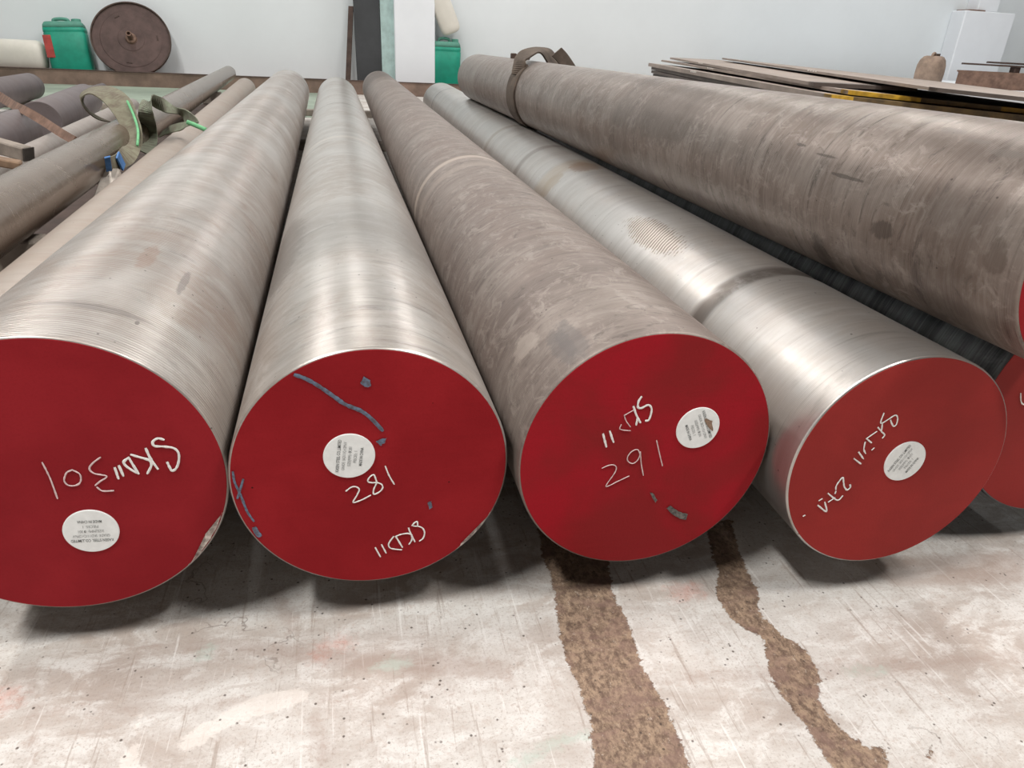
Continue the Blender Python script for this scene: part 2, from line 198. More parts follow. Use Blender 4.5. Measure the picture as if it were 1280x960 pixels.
# ------------------------------------------------------------------ material helpers
class NT:
    def __init__(self, name):
        self.m = bpy.data.materials.new(name); self.m.use_nodes = True
        self.t = self.m.node_tree; self.b = self.t.nodes['Principled BSDF']
        self._obj = None
    def n(self, kind, **kw):
        x = self.t.nodes.new(kind)
        for k, v in kw.items(): setattr(x, k, v)
        return x
    def put(self, sock, v):
        if v is None: return
        if hasattr(v, 'is_linked') or isinstance(v, bpy.types.NodeSocket): self.t.links.new(v, sock)
        else: sock.default_value = v
    def obj(self):
        if self._obj is None: self._obj = self.n('ShaderNodeTexCoord').outputs['Object']
        return self._obj
    def mapped(self, scale, rot=(0, 0, 0), loc=(0, 0, 0), src=None):
        m = self.n('ShaderNodeMapping')
        self.put(m.inputs['Vector'], src if src is not None else self.obj())
        m.inputs['Scale'].default_value = scale; m.inputs['Rotation'].default_value = rot; m.inputs['Location'].default_value = loc
        return m.outputs[0]
    def noise(self, vec, scale=1.0, detail=4.0, rough=0.6, dist=0.0):
        x = self.n('ShaderNodeTexNoise')
        self.put(x.inputs['Vector'], vec)
        x.inputs['Scale'].default_value = scale; x.inputs['Detail'].default_value = detail
        x.inputs['Roughness'].default_value = rough; x.inputs['Distortion'].default_value = dist
        return x.outputs['Fac']
    def voro(self, vec, scale, feature='F1', out='Distance', rand=1.0):
        x = self.n('ShaderNodeTexVoronoi'); x.feature = feature
        self.put(x.inputs['Vector'], vec); x.inputs['Scale'].default_value = scale; x.inputs['Randomness'].default_value = rand
        return x.outputs[out]
    def math(self, op, a, b=None, c=None, clamp=False):
        x = self.n('ShaderNodeMath', operation=op, use_clamp=clamp)
        self.put(x.inputs[0], a)
        if b is not None: self.put(x.inputs[1], b)
        if c is not None: self.put(x.inputs[2], c)
        return x.outputs[0]
    def step(self, v, lo, hi, a=0.0, b=1.0):
        x = self.n('ShaderNodeMapRange'); x.interpolation_type = 'SMOOTHSTEP'
        self.put(x.inputs['Value'], v)
        x.inputs['From Min'].default_value = lo; x.inputs['From Max'].default_value = hi
        x.inputs['To Min'].default_value = a; x.inputs['To Max'].default_value = b
        return x.outputs[0]
    def mix(self, fac, a, b, mode='MIX'):
        x = self.n('ShaderNodeMix', data_type='RGBA', blend_type=mode)
        self.put(x.inputs[0], fac)
        for s, v in ((x.inputs[6], a), (x.inputs[7], b)):
            if isinstance(v, tuple) and len(v) == 3: v = v + (1.0,)
            self.put(s, v)
        return x.outputs[2]
    def sep(self, v):
        x = self.n('ShaderNodeSeparateXYZ'); self.put(x.inputs[0], v); return x.outputs
    def bump(self, h, strength=0.3, dist=0.001, prev=None):
        x = self.n('ShaderNodeBump'); self.put(x.inputs['Height'], h)
        self.put(x.inputs['Strength'], strength); x.inputs['Distance'].default_value = dist
        if prev is not None: self.put(x.inputs['Normal'], prev)
        return x.outputs[0]
    def out(self, colour, rough=0.5, metal=0.0, normal=None, spec=0.5, aniso=None):
        b = self.b
        if isinstance(colour, tuple) and len(colour) == 3: colour = colour + (1.0,)
        self.put(b.inputs['Base Color'], colour); self.put(b.inputs['Roughness'], rough); self.put(b.inputs['Metallic'], metal)
        b.inputs['Specular IOR Level'].default_value = spec
        if normal is not None: self.put(b.inputs['Normal'], normal)
        if aniso:
            b.inputs['Anisotropic'].default_value = aniso
            t = self.n('ShaderNodeTangent'); t.direction_type = 'RADIAL'; t.axis = 'Z'
            self.put(b.inputs['Tangent'], t.outputs[0])
        return self.m

def plain(name, c, rough=0.6, metal=0.0, var=0.25, scale=8.0, bump=0.0, dark=None, spec=0.4):
    t = NT(name)
    f = t.noise(t.mapped((1, 1, 1)), scale, 6, 0.65)
    d = dark if dark else tuple(x * (1 - var) for x in c)
    l = tuple(min(1, x * (1 + var * 0.5)) for x in c)
    k = t.mix(t.step(f, 0.3, 0.7), d, l)
    nrm = t.bump(t.noise(t.mapped((1, 1, 1)), scale * 9, 4, 0.7), 0.5, bump) if bump else None
    return t.out(k, rough, metal, nrm, spec)

STAIN = {'stain_orange': (.33, .19, .10), 'stain_tan': (.42, .33, .24), 'stain_dark': (.045, .034, .028), 'stain_wet': (.17, .145, .13), 'stain_brown': (.10, .074, .06), 'stain_grey': (.13, .115, .11), 'stain_pale': (.42, .36, .32), 'stain_rust': (.31, .205, .155), 'scuff_ridge': None}
def steel(name, base, light, brown, dark, rough=(0.3, 0.5), metal=0.75, brown_amt=0.5, dark_amt=0.3, ring=0.0033, ring_amp=0.00006, bands=(), seed=0.0, mottled=0.0, aniso=0.45, streak=0.5, blot=0.6, spots=None, ring_col=0.0):
    """turned bar stock: local Z is the bar axis"""
    t = NT(name)
    o = t.obj()
    z = t.sep(o)[2]
    # streaks running round the bar
    n_ring = t.noise(t.mapped((2.6, 2.6, 17), loc=(seed, seed * 1.7, seed * 3.1)), 1.0, 8, 0.66, 0.5)
    n_fine = t.noise(t.mapped((6, 6, 170), loc=(seed * 2, 0, seed)), 1.0, 4, 0.7)
    n_big = t.noise(t.mapped((5, 5, 2.6), loc=(0, seed, seed * 2)), 1.0, 5, 0.6, 0.6)
    n_blot = t.noise(t.mapped((13, 13, 17), rot=(0.25, 0.15, 0.4), loc=(seed, 0, 0)), 1.0, 8, 0.72, 0.8)
    mid_ = tuple(a*.45 + b*.55 for a, b in zip(base, light))
    c = t.mix(t.step(n_ring, 0.36, 0.66), base, mid_)
    c = t.mix(t.math('MULTIPLY', t.step(n_blot, 0.5, 0.72), blot), c, light)
    m_br = t.math('MULTIPLY', t.step(n_big, 0.36, 0.64), t.step(n_blot, 0.34, 0.62))
    m_br = t.math('MULTIPLY', m_br, brown_amt)
    c = t.mix(m_br, c, brown)
    m_dk = t.math('MULTIPLY', t.step(t.noise(t.mapped((7, 7, 60), loc=(seed, 3, seed)), 1.0, 8, 0.72, 0.5), 0.54, 0.72), dark_amt)
    c = t.mix(m_dk, c, dark)
    c = t.mix(t.math('MULTIPLY', t.step(n_fine, 0.42, 0.7), 0.30 * streak * 2), c, light)
    c = t.mix(t.math('MULTIPLY', t.step(t.noise(t.mapped((9, 9, 320), loc=(seed, 1, 2)), 1.0, 3, 0.7, 0.3), 0.60, 0.72), 0.35), c, dark)
    if mottled:
        mv = t.mapped((30, 30, 26), rot=(0.5, 0.9, 0.2), loc=(seed, seed, 0))
        mm = t.noise(mv, 1.0, 9, 0.74, 1.1)
        c = t.mix(t.math('MULTIPLY', t.step(mm, 0.50, 0.63), mottled), c, light)
        m2 = t.noise(t.mapped((22, 22, 48), rot=(0.2, 0.6, 0.9), loc=(0, seed, 4)), 1.0, 9, 0.75, 1.4)
        c = t.mix(t.math('MULTIPLY', t.step(m2, 0.54, 0.66), mottled * 0.8), c, dark)
    wob = t.math('MULTIPLY', t.math('SUBTRACT', t.noise(t.mapped((6, 6, 5)), 1.0, 3, 0.6), 0.5), 0.02)
    zz = t.math('ADD', z, wob)
    rg = t.math('ADD', t.math('MULTIPLY', n_blot, rough[1] - rough[0]), rough[0])
    for zc, w, colr, amt in bands:
        d = t.math('ABSOLUTE', t.math('SUBTRACT', zz, zc))
        f = t.math('MULTIPLY', t.step(d, w * 0.25, w * 0.65, 1.0, 0.0), amt)
        f = t.math('MULTIPLY', f, t.step(n_blot, 0.25, 0.5, 0.45, 1.0))
        c = t.mix(f, c, colr)
    if spots is not None:
        sr_, key_ = spots
        warp = t.math('MULTIPLY', t.math('SUBTRACT', t.noise(t.mapped((70, 70, 90), loc=(seed, 0, 1)), 1.0, 6, 0.7), 0.5), 1.5)
        for nm_, mk_, poly in PATCHES[key_]:
            cs_ = sum(p[0] for p in poly)/len(poly); cp_ = sum(p[1] for p in poly)/len(poly)
            ea = max(.0012, (max(p[0] for p in poly) - min(p[0] for p in poly))*.5); ec = max(.0012, (max(p[1] for p in poly) - min(p[1] for p in poly))*.5*sr_)
            cx_, cy_ = sr_*math.cos(cp_), sr_*math.sin(cp_)
            m_ = t.n('ShaderNodeMapping'); t.put(m_.inputs['Vector'], o)
            m_.inputs['Scale'].default_value = (1/ec, 1/ec, 1/ea); m_.inputs['Location'].default_value = (-cx_/ec, -cy_/ec, -cs_/ea)
            ln = t.n('ShaderNodeVectorMath', operation='LENGTH'); t.put(ln.inputs[0], m_.outputs[0])
            f_ = t.step(t.math('ADD', ln.outputs['Value'], warp), 0.75, 1.1, 1.0, 0.0)
            if STAIN[mk_] is None:
                v_ = t.sep(t.mapped((1, 1, 1), rot=(0.2, 0.5, 0.3)))[2]
                w_ = t.math('SINE', t.math('MULTIPLY', t.math('ADD', v_, t.math('MULTIPLY', n_big, .03)), 2*math.pi/.0075))
                c = t.mix(t.math('MULTIPLY', f_, 0.85), c, t.mix(t.step(w_, -.6, .7), (.17, .13, .105), (.60, .54, .48)))
            else:
                c = t.mix(t.math('MULTIPLY', f_, 0.58), c, STAIN[mk_])
    # small pits
    pit = t.voro(t.mapped((70, 70, 55)), 1.0)
    big = t.noise(t.mapped((40, 40, 40)), 1.0, 2)
    pm = t.math('MULTIPLY', t.step(pit, 0.06, 0.11, 1.0, 0.0), t.step(big, 0.50, 0.60))
    c = t.mix(t.math('MULTIPLY', pm, 0.7), c, (0.03, 0.022, 0.018))
    w = t.math('SINE', t.math('MULTIPLY', t.math('ADD', z, t.math('MULTIPLY', n_big, 0.0)), 2 * math.pi / ring))
    amt = t.step(n_big, 0.3, 0.6, 0.25, 1.0)
    if ring_col:
        c = t.mix(t.math('MULTIPLY', t.math('MULTIPLY', t.step(w, -1.0, -0.1, 1.0, 0.0), amt), ring_col), c, tuple(v*.35 for v in base))
    h = t.math('ADD', t.math('MULTIPLY', t.math('MULTIPLY', w, amt), ring_amp), t.math('MULTIPLY', n_fine, ring_amp * 2.2))
    nrm = t.bump(h, 1.0, 1.0)
    return t.out(c, rg, metal, nrm, 0.5, aniso)

def red_paint(name, c, c2, seed=0.0, rough=0.5):
    t = NT(name)
    f = t.noise(t.mapped((9, 9, 9), loc=(seed, seed, 0)), 1.0, 4, 0.55, 0.3)
    k = t.mix(t.step(f, 0.36, 0.66), c, c2)
    spr = t.noise(t.mapped((420, 420, 420)), 1.0, 2, 0.6)
    k = t.mix(t.math('MULTIPLY', t.step(spr, 0.45, 0.75), 0.25), k, tuple(x * 0.75 for x in c))
    sp = t.voro(t.mapped((60, 60, 60), loc=(seed, 0, 0)), 1.0)
    gate = t.noise(t.mapped((45, 45, 45), loc=(seed, 2, 0)), 1.0, 1)
    m = t.math('MULTIPLY', t.step(sp, 0.045, 0.07, 1.0, 0.0), t.step(gate, 0.62, 0.66))
    k = t.mix(m, k, (0.06, 0.008, 0.008))
    sc = t.noise(t.mapped((6, 140, 6), rot=(0, 0, 0.9 + seed)), 1.0, 2, 0.5)
    nrm = t.bump(t.math('ADD', spr, t.math('MULTIPLY', sc, 1.5)), 0.25, 0.0006)
    return t.out(k, rough, 0.0, nrm, 0.07)

# ------------------------------------------------------------------ materials
M = {}
M['bar1'] = steel('turned_steel_beige', (0.36, 0.325, 0.30), (0.55, 0.52, 0.495), (0.31, 0.235, 0.195), (0.115, 0.095, 0.085), (0.24, 0.46), 0.5, 0.95, 0.6, 0.0046, 0.00030, bands=((2.27, 0.22, (0.25, 0.195, 0.165), 0.55), (3.4, 0.05, (0.3, 0.24, 0.2), 0.5)), seed=1.3, spots=(.1505, 1), ring_col=0.45, blot=0.6)
M['bar2'] = steel('turned_steel_pale', (0.385, 0.36, 0.335), (0.57, 0.545, 0.52), (0.30, 0.24, 0.20), (0.12, 0.105, 0.095), (0.22, 0.42), 0.6, 0.75, 0.65, 0.0026, 0.00004, bands=((0.50, 0.30, (0.27, 0.25, 0.235), 0.5), (2.8, 0.03, (0.2, 0.18, 0.16), 0.8), (1.6, 0.05, (0.56, 0.51, 0.46), 0.6)), seed=4.1, spots=(.1405, 2), blot=0.45, mottled=0.16)
M['bar3'] = steel('oxidised_steel_mauve', (0.165, 0.13, 0.115), (0.32, 0.275, 0.245), (0.155, 0.11, 0.095), (0.065, 0.05, 0.047), (0.42, 0.62), 0.4, 0.6, 0.5, 0.003, 0.00008, bands=((1.19, 0.035, (0.42, 0.35, 0.30), 0.85), (1.07, 0.05, (0.33, 0.275, 0.24), 0.5), (2.6, 0.04, (0.29, 0.245, 0.22), 0.6), (5.6, 1.0, (0.10, 0.078, 0.068), 0.7)), seed=7.7, mottled=0.62, aniso=0.2, blot=0.7, spots=(.1455, 3))
M['bar4'] = steel('bright_turned_steel', (0.50, 0.475, 0.455), (0.66, 0.64, 0.62), (0.43, 0.35, 0.29), (0.20, 0.175, 0.16), (0.30, 0.40), 0.85, 0.35, 0.35, 0.0022, 0.00003, bands=((0.305, 0.042, (0.12, 0.095, 0.08), 0.8), (1.62, 0.05, (0.25, 0.20, 0.18), 0.6), (1.3, 0.10, (0.46, 0.36, 0.26), 0.5), (4.4, 0.02, (0.05, 0.06, 0.09), 0.9), (2.2, 0.05, (0.35, 0.28, 0.22), 0.5)), seed=2.2, aniso=0.6, blot=0.2, spots=(.1355, 4))
M['bar5'] = steel('black_scaled_steel', (0.035, 0.038, 0.041), (0.26, 0.275, 0.285), (0.03, 0.027, 0.025), (0.008, 0.008, 0.009), (0.28, 0.44), 0.4, 0.3, 0.5, 0.004, 0.00012, seed=9.4, aniso=0.2, streak=0.8)
M['bar6'] = steel('turned_steel_tan', (0.165, 0.130, 0.112), (0.33, 0.285, 0.255), (0.125, 0.086, 0.067), (0.036, 0.026, 0.021), (0.30, 0.5), 0.45, 0.8, 0.95, 0.0030, 0.00007, bands=((0.10, 0.10, (0.085, 0.062, 0.052), 0.4), (1.1, 0.10, (0.10, 0.075, 0.062), 0.4)), seed=5.9, mottled=0.55, aniso=0.3, spots=(.1152, 6), blot=0.7)
M['bar7'] = steel('pale_tan_steel', (0.30, 0.25, 0.215), (0.37, 0.325, 0.29), (0.31, 0.23, 0.18), (0.18, 0.145, 0.12), (0.45, 0.6), 0.3, 0.5, 0.3, 0.004, 0.00003, seed=3.3, aniso=0.1)
M['bar8'] = steel('brown_oiled_steel', (0.150, 0.108, 0.082), (0.22, 0.175, 0.14), (0.13, 0.09, 0.065), (0.06, 0.045, 0.036), (0.20, 0.32), 0.4, 0.5, 0.3, 0.006, 0.00003, seed=6.6, aniso=0.1, blot=0.25)
M['dark_bar'] = steel('dull_grey_purple_steel', (0.13, 0.108, 0.112), (0.185, 0.158, 0.16), (0.15, 0.11, 0.10), (0.07, 0.06, 0.06), (0.5, 0.65), 0.3, 0.4, 0.3, 0.006, 0.00003, seed=8.1, aniso=0.0)
M['grey_bar'] = steel('grey_cut_steel', (0.29, 0.255, 0.235), (0.37, 0.335, 0.31), (0.27, 0.21, 0.18), (0.14, 0.12, 0.11), (0.45, 0.6), 0.35, 0.3, 0.3, 0.006, 0.00003, seed=2.9, aniso=0.0)
M['red1'] = red_paint('red_paint_deep', (0.27, 0.014, 0.020), (0.32, 0.018, 0.025), 0.3)
M['red2'] = red_paint('red_paint_bright', (0.28, 0.012, 0.017), (0.34, 0.016, 0.022), 1.1)
M['red3'] = red_paint('red_paint_crimson', (0.27, 0.017, 0.020), (0.37, 0.012, 0.022), 2.6)
M['red4'] = red_paint('red_paint_dull', (0.30, 0.030, 0.027), (0.36, 0.034, 0.031), 3.7)
M['chalk_white'] = plain('white_chalk', (0.95, 0.92, 0.90), 0.9, 0, 0.12, 300)
M['chalk_pink'] = plain('thin_chalk', (0.80, 0.60, 0.60), 0.9, 0, 0.2, 300)
M['bluepaint'] = plain('grey_blue_crayon', (0.12, 0.17, 0.25), 0.8, 0, 0.6, 260, dark=(0.10, 0.085, 0.10))
M['greyscuff'] = plain('grey_scuff_metal', (0.16, 0.15, 0.14), 0.6, 0.2, 0.6, 200, dark=(0.04, 0.04, 0.04))
M['bare'] = plain('bare_chipped_metal', (0.62, 0.55, 0.50), 0.6, 0.2, 0.5, 150, dark=(0.25, 0.2, 0.18))
M['paper'] = plain('white_sticker_paper', (0.90, 0.93, 0.93), 0.35, 0, 0.06, 120, spec=0.5)
M['ink'] = plain('grey_print_ink', (0.10, 0.11, 0.11), 0.6, 0, 0.2, 300)
M['ink_faint'] = plain('faint_print_ink', (0.30, 0.31, 0.31), 0.6, 0, 0.2, 300)
M['stain'] = plain('brown_stain', (0.30, 0.20, 0.14), 0.7, 0, 0.4, 300)
M['wall'] = plain('white_wall_paint', (0.77, 0.815, 0.84), 0.75, 0, 0.035, 0.8, spec=0.3)
M['white_trim'] = plain('white_pillar_paint', (0.83, 0.86, 0.90), 0.6, 0, 0.03, 2.0, spec=0.3)
M['rust_beam'] = plain('rusty_beam_paint', (0.24, 0.165, 0.13), 0.7, 0.1, 0.4, 3.0, 0.002)
M['rust_dark'] = plain('dark_rust', (0.085, 0.055, 0.045), 0.75, 0.1, 0.4, 12.0, 0.001)
M['rust_brown'] = plain('brown_rust', (0.22, 0.135, 0.10), 0.8, 0.0, 0.4, 14.0, 0.002)
M['wheel'] = plain('brown_rusty_plate', (0.105, 0.067, 0.060), 0.7, 0.15, 0.3, 6.0, 0.001)
M['green_plastic'] = plain('green_can_plastic', (0.012, 0.30, 0.20), 0.45, 0, 0.2, 6.0)
M['green_dull'] = plain('dusty_green_plastic', (0.10, 0.30, 0.23), 0.6, 0, 0.2, 8.0)
M['white_plastic'] = plain('ivory_can_plastic', (0.74, 0.71, 0.64), 0.45, 0, 0.08, 4.0)
M['red_label'] = plain('red_can_label', (0.42, 0.06, 0.05), 0.6, 0, 0.3, 10.0)
M['brown_can'] = plain('dusty_brown_can', (0.29, 0.21, 0.16), 0.7, 0, 0.3, 12.0, 0.001)
M['black_board'] = plain('charcoal_board', (0.055, 0.058, 0.062), 0.7, 0, 0.2, 3.0)
M['teal_board'] = plain('pale_teal_board', (0.45, 0.60, 0.58), 0.6, 0, 0.2, 9.0)
M['green_floor'] = plain('green_floor_paint', (0.30, 0.36, 0.29), 0.6, 0, 0.25, 2.0)
M['web_green'] = plain('green_brown_webbing', (0.17, 0.165, 0.115), 0.85, 0, 0.35, 25.0, 0.001, dark=(0.12, 0.095, 0.07))
M['web_green2'] = plain('faded_green_webbing', (0.19, 0.215, 0.155), 0.85, 0, 0.35, 25.0, 0.001, dark=(0.13, 0.12, 0.09))
M['cord'] = plain('bright_green_cord', (0.16, 0.45, 0.22), 0.7, 0, 0.2, 30.0)
M['blue_tag'] = plain('blue_tag_cloth', (0.05, 0.17, 0.42), 0.6, 0, 0.3, 40.0)
M['web_brown'] = plain('dark_brown_webbing', (0.10, 0.075, 0.058), 0.85, 0, 0.35, 20.0, 0.001)
M['timber'] = plain('grey_timber', (0.27, 0.23, 0.195), 0.85, 0, 0.35, 12.0, 0.002)
M['pale_wood'] = plain('pale_wood', (0.52, 0.47, 0.42), 0.85, 0, 0.25, 30.0, 0.001)
M['timber_end'] = plain('dark_timber_end', (0.05, 0.042, 0.036), 0.9, 0, 0.3, 30.0)
M['plank'] = plain('brown_plank', (0.26, 0.17, 0.11), 0.85, 0, 0.35, 10.0, 0.002)
M['plate'] = plain('mill_plate_top', (0.33, 0.27, 0.235), 0.55, 0.3, 0.25, 4.0, 0.0005)
M['plate_dark'] = plain('dark_plate_steel', (0.10, 0.08, 0.07), 0.6, 0.2, 0.3, 5.0, 0.0005)
M['yellow'] = plain('yellow_edge_paint', (0.55, 0.33, 0.03), 0.6, 0, 0.45, 16.0, dark=(0.20, 0.11, 0.02))
M['plate_end'] = plain('brown_plate_end', (0.13, 0.085, 0.035), 0.7, 0.1, 0.5, 14.0, dark=(0.05, 0.035, 0.02))
M['chalk_mark'] = plain('chalk_mark', (0.75, 0.72, 0.68), 0.9, 0, 0.3, 60.0)

def floor_material():
    t = NT('worn_painted_concrete')
    o = t.obj()
    at = t.n('ShaderNodeAttribute', attribute_name='marks')
    s = t.n('ShaderNodeSeparateColor'); t.put(s.inputs[0], at.outputs['Color'])
    at2 = t.n('ShaderNodeAttribute', attribute_name='marks2')
    s2 = t.n('ShaderNodeSeparateColor'); t.put(s2.inputs[0], at2.outputs['Color'])
    big = t.noise(t.mapped((3.2, 6.0, 1), rot=(0, 0, 0.25)), 1.0, 7, 0.66, 0.7)
    mid = t.noise(t.mapped((16, 30, 1), rot=(0, 0, 0.12)), 1.0, 8, 0.72, 0.5)
    grit = t.noise(t.mapped((330, 330, 1)), 1.0, 4, 0.75)
    fine = t.noise(t.mapped((85, 100, 1)), 1.0, 7, 0.78, 0.4)
    diag = t.noise(t.mapped((130, 7, 1), rot=(0, 0, -0.62)), 1.0, 6, 0.72, 0.15)
    diag2 = t.noise(t.mapped((7, 150, 1), rot=(0, 0, 0.20), loc=(3, 1, 0)), 1.0, 6, 0.72, 0.15)
    c = t.mix(t.step(big, 0.40, 0.64), (0.62, 0.595, 0.565), (0.44, 0.38, 0.34))
    c = t.mix(t.math('MULTIPLY', t.step(mid, 0.44, 0.62), 0.8), c, (0.71, 0.695, 0.67))
    c = t.mix(t.math('MULTIPLY', t.step(fine, 0.50, 0.66), 0.55), c, (0.47, 0.395, 0.345))
    c = t.mix(t.math('MULTIPLY', t.step(grit, 0.52, 0.66), 0.55), c, (0.33, 0.275, 0.24))
    c = t.mix(t.math('MULTIPLY', t.step(diag, 0.57, 0.66), 0.6), c, (0.33, 0.265, 0.225))
    c = t.mix(t.math('MULTIPLY', t.step(diag2, 0.60, 0.70), 0.40), c, (0.40, 0.33, 0.285))
    c = t.mix(t.math('MULTIPLY', t.step(t.noise(t.mapped((150, 7, 1), rot=(0, 0, -0.55), loc=(2, 2, 0)), 1.0, 5, 0.7), 0.58, 0.68), 0.55), c, (0.80, 0.785, 0.765))
    # soft mark masks, edges broken up by noise
    def mask(sock, amp, soft, lo=0.5):
        v = t.math('ADD', sock, t.math('MULTIPLY', t.math('SUBTRACT', fine, 0.5), amp))
        v = t.math('ADD', v, t.math('MULTIPLY', t.math('SUBTRACT', mid, 0.5), amp * 0.7))
        return t.step(v, lo - soft, lo + soft)
    c = t.mix(t.math('MULTIPLY', mask(s2.outputs[0], 0.9, 0.25), 0.5), c, (0.36, 0.275, 0.235))
    c = t.mix(t.math('MULTIPLY', mask(s.outputs[1], 1.3, 0.10), 0.5), c, (0.80, 0.755, 0.71))
    c = t.mix(t.math('MULTIPLY', mask(s.outputs[2], 1.3, 0.2), 0.55), c, (0.47, 0.56, 0.50))
    c = t.mix(t.math('MULTIPLY', mask(s2.outputs[1], 1.2, 0.35), 0.45), c, (0.60, 0.20, 0.13))
    bm_ = mask(s.outputs[0], 0.95, 0.04)
    wearc = t.mix(t.step(t.noise(t.mapped((130, 90, 1)), 1.0, 8, 0.8, 0.1), 0.38, 0.62), (0.13, 0.085, 0.062), (0.37, 0.265, 0.185))
    wearc = t.mix(t.math('MULTIPLY', t.step(mid, 0.45, 0.62), 0.6), wearc, (0.23, 0.145, 0.12))
    flecks = t.math('MULTIPLY', t.step(t.noise(t.mapped((150, 110, 1)), 1.0, 6, 0.8), 0.60, 0.66), 0.6)
    wearc = t.mix(flecks, wearc, (0.62, 0.54, 0.46))
    c = t.mix(bm_, c, wearc)
    # dark specks and pin holes
    sp = t.voro(t.mapped((110, 110, 1)), 1.0)
    gate = t.noise(t.mapped((38, 38, 1)), 1.0, 2)
    m = t.math('MULTIPLY', t.step(sp, 0.10, 0.20, 1.0, 0.0), t.step(gate, 0.50, 0.60))
    c = t.mix(t.math('MULTIPLY', m, 0.85), c, (0.07, 0.05, 0.04))
    # fine cracks
    cv = t.mapped((7, 7, 1)); 
    wn = t.n('ShaderNodeTexNoise'); t.put(wn.inputs['Vector'], cv); wn.inputs['Scale'].default_value = 2.0; wn.inputs['Detail'].default_value = 6
    vm = t.n('ShaderNodeVectorMath', operation='ADD'); t.put(vm.inputs[0], cv); t.put(vm.inputs[1], wn.outputs['Color'])
    ed = t.voro(vm.outputs[0], 1.0, 'DISTANCE_TO_EDGE')
    cr = t.math('MULTIPLY', t.step(ed, 0.002, 0.010, 1.0, 0.0), t.step(t.noise(t.mapped((5, 5, 1), loc=(4, 1, 0)), 1.0, 3), 0.56, 0.66))
    c = t.mix(t.math('MULTIPLY', cr, 0.55), c, (0.16, 0.12, 0.10))
    h = t.math('ADD', t.math('MULTIPLY', fine, 1.0), t.math('MULTIPLY', grit, 0.5))
    h = t.math('SUBTRACT', h, t.math('MULTIPLY', bm_, 0.5))
    h = t.math('SUBTRACT', h, t.math('MULTIPLY', cr, 0.8))
    return t.out(c, t.math('ADD', 0.55, t.math('MULTIPLY', bm_, 0.2)), 0.0, t.bump(h, 0.55, 0.0014), 0.35)
M['floor'] = floor_material()

# ------------------------------------------------------------------ structure
def poly_sd(p, poly):
    """signed distance, positive inside"""
    x, y = p; inside = False; best = 1e9; n = len(poly)
    for i in range(n):
        x1, y1 = poly[i]; x2, y2 = poly[(i+1) % n]
        if (y1 > y) != (y2 > y) and x < (x2-x1)*(y-y1)/(y2-y1) + x1: inside = not inside
        dx, dy = x2-x1, y2-y1; L = dx*dx + dy*dy
        t = max(0, min(1, ((x-x1)*dx + (y-y1)*dy)/L)) if L else 0
        best = min(best, math.hypot(x-x1-t*dx, y-y1-t*dy))
    return best if inside else -best

def build_floor():
    xs = [-7, -4, -2.5, -1.6, -1.2] + [-1.0 + 0.01*i for i in range(231)] + [1.5, 2, 3, 5, 8, 13]
    ys = [-6, -3, -1.5, -0.6, -0.2] + [0.0 + 0.01*i for i in range(84)] + [1.0, 1.5, 2.5, 4, 6, 9.6]
    verts = [(x, y, -0.05) for y in ys for x in xs]
    nx = len(xs)
    faces = [(j*nx+i, j*nx+i+1, (j+1)*nx+i+1, (j+1)*nx+i) for j in range(len(ys)-1) for i in range(nx-1)]
    o = mesh_obj('floor', verts, faces, M['floor'])
    a = o.data.color_attributes.new('marks', 'FLOAT_COLOR', 'POINT')
    b = o.data.color_attributes.new('marks2', 'FLOAT_COLOR', 'POINT')
    boxes = {}
    for k, polys in FLOORMARKS.items():
        boxes[k] = [(min(p[0] for p in q)-.05, max(p[0] for p in q)+.05, min(p[1] for p in q)-.05, max(p[1] for p in q)+.05, q) for q in polys]
    W = {'brown': 0.022, 'peel': 0.015, 'teal': 0.03, 'red': 0.05, 'dirt': 0.03}
    def val(k, x, y):
        v = 0.0
        for x0, x1, y0, y1, q in boxes[k]:
            if x0 < x < x1 and y0 < y < y1:
                v = max(v, min(1, max(0, 0.5 + poly_sd((x, y), q)/W[k])))
        return v
    for i, v in enumerate(verts):
        if -1.0 <= v[0] <= 1.3 and -0.2 < v[1] < 0.84:
            a.data[i].color = (val('brown', v[0], v[1]), val('peel', v[0], v[1]), val('teal', v[0], v[1]), 1)
            b.data[i].color = (val('dirt', v[0], v[1]), val('red', v[0], v[1]), 0, 1)
        else:
            a.data[i].color = (0, 0, 0, 1); b.data[i].color = (0, 0, 0, 1)
    tag(o, kind='structure', label='worn white painted concrete floor with brown bare strips')
build_floor()

WY = 9.54
def slab(name, x0, x1, y0, y1, z0, z1, mat, label=None, bevel=0.0, parent=None):
    o = bm_obj(name, box_bm(x0, x1, y0, y1, z0, z1, bevel), mat, parent)
    if parent is None: tag(o, label, kind='structure')
    return o
slab('wall_back', -7, 13, WY, WY + 0.2, -.05, 6.0, M['wall'], 'plain bluish white wall behind the bars')
slab('wall_left', -7.2, -7, -6, WY + 0.2, -.05, 6.0, M['wall'], 'white side wall of the hall')
slab('wall_right', 13, 13.2, -6, WY + 0.2, -.05, 6.0, M['wall'], 'white wall at the far side of the hall')
slab('floor_green', -7, -0.2, 6.2, 8.96, -.05, -.047, M['green_floor'], 'green painted strip of floor in front of the rusty beam')
slab('trim_1', -7, 13, 9.06, WY, -.05, .048, M['rust_beam'], 'low concrete ledge along the foot of the white wall')
slab('trim_2', .6115, 1.081, 9.28, WY, .048, 6.0, M['white_trim'], 'white pillar standing proud of the wall', 0.006)
slab('trim_3', 4.7, 9.6, 5.2, 9.06, -.05, 0.385, M['white_trim'], 'white concrete plinth behind the stacked plates', 0.01)
ped = slab('trim_4', 8.30, 9.12, 9.28, WY, .048, 1.26, M['white_trim'], 'white pedestal block with rust round its top edge', 0.012)
pc = bm_obj('column_shaft', box_bm(8.52, 8.85, 9.33, WY, 1.26, 6.0, 0.008), M['white_trim'], ped)
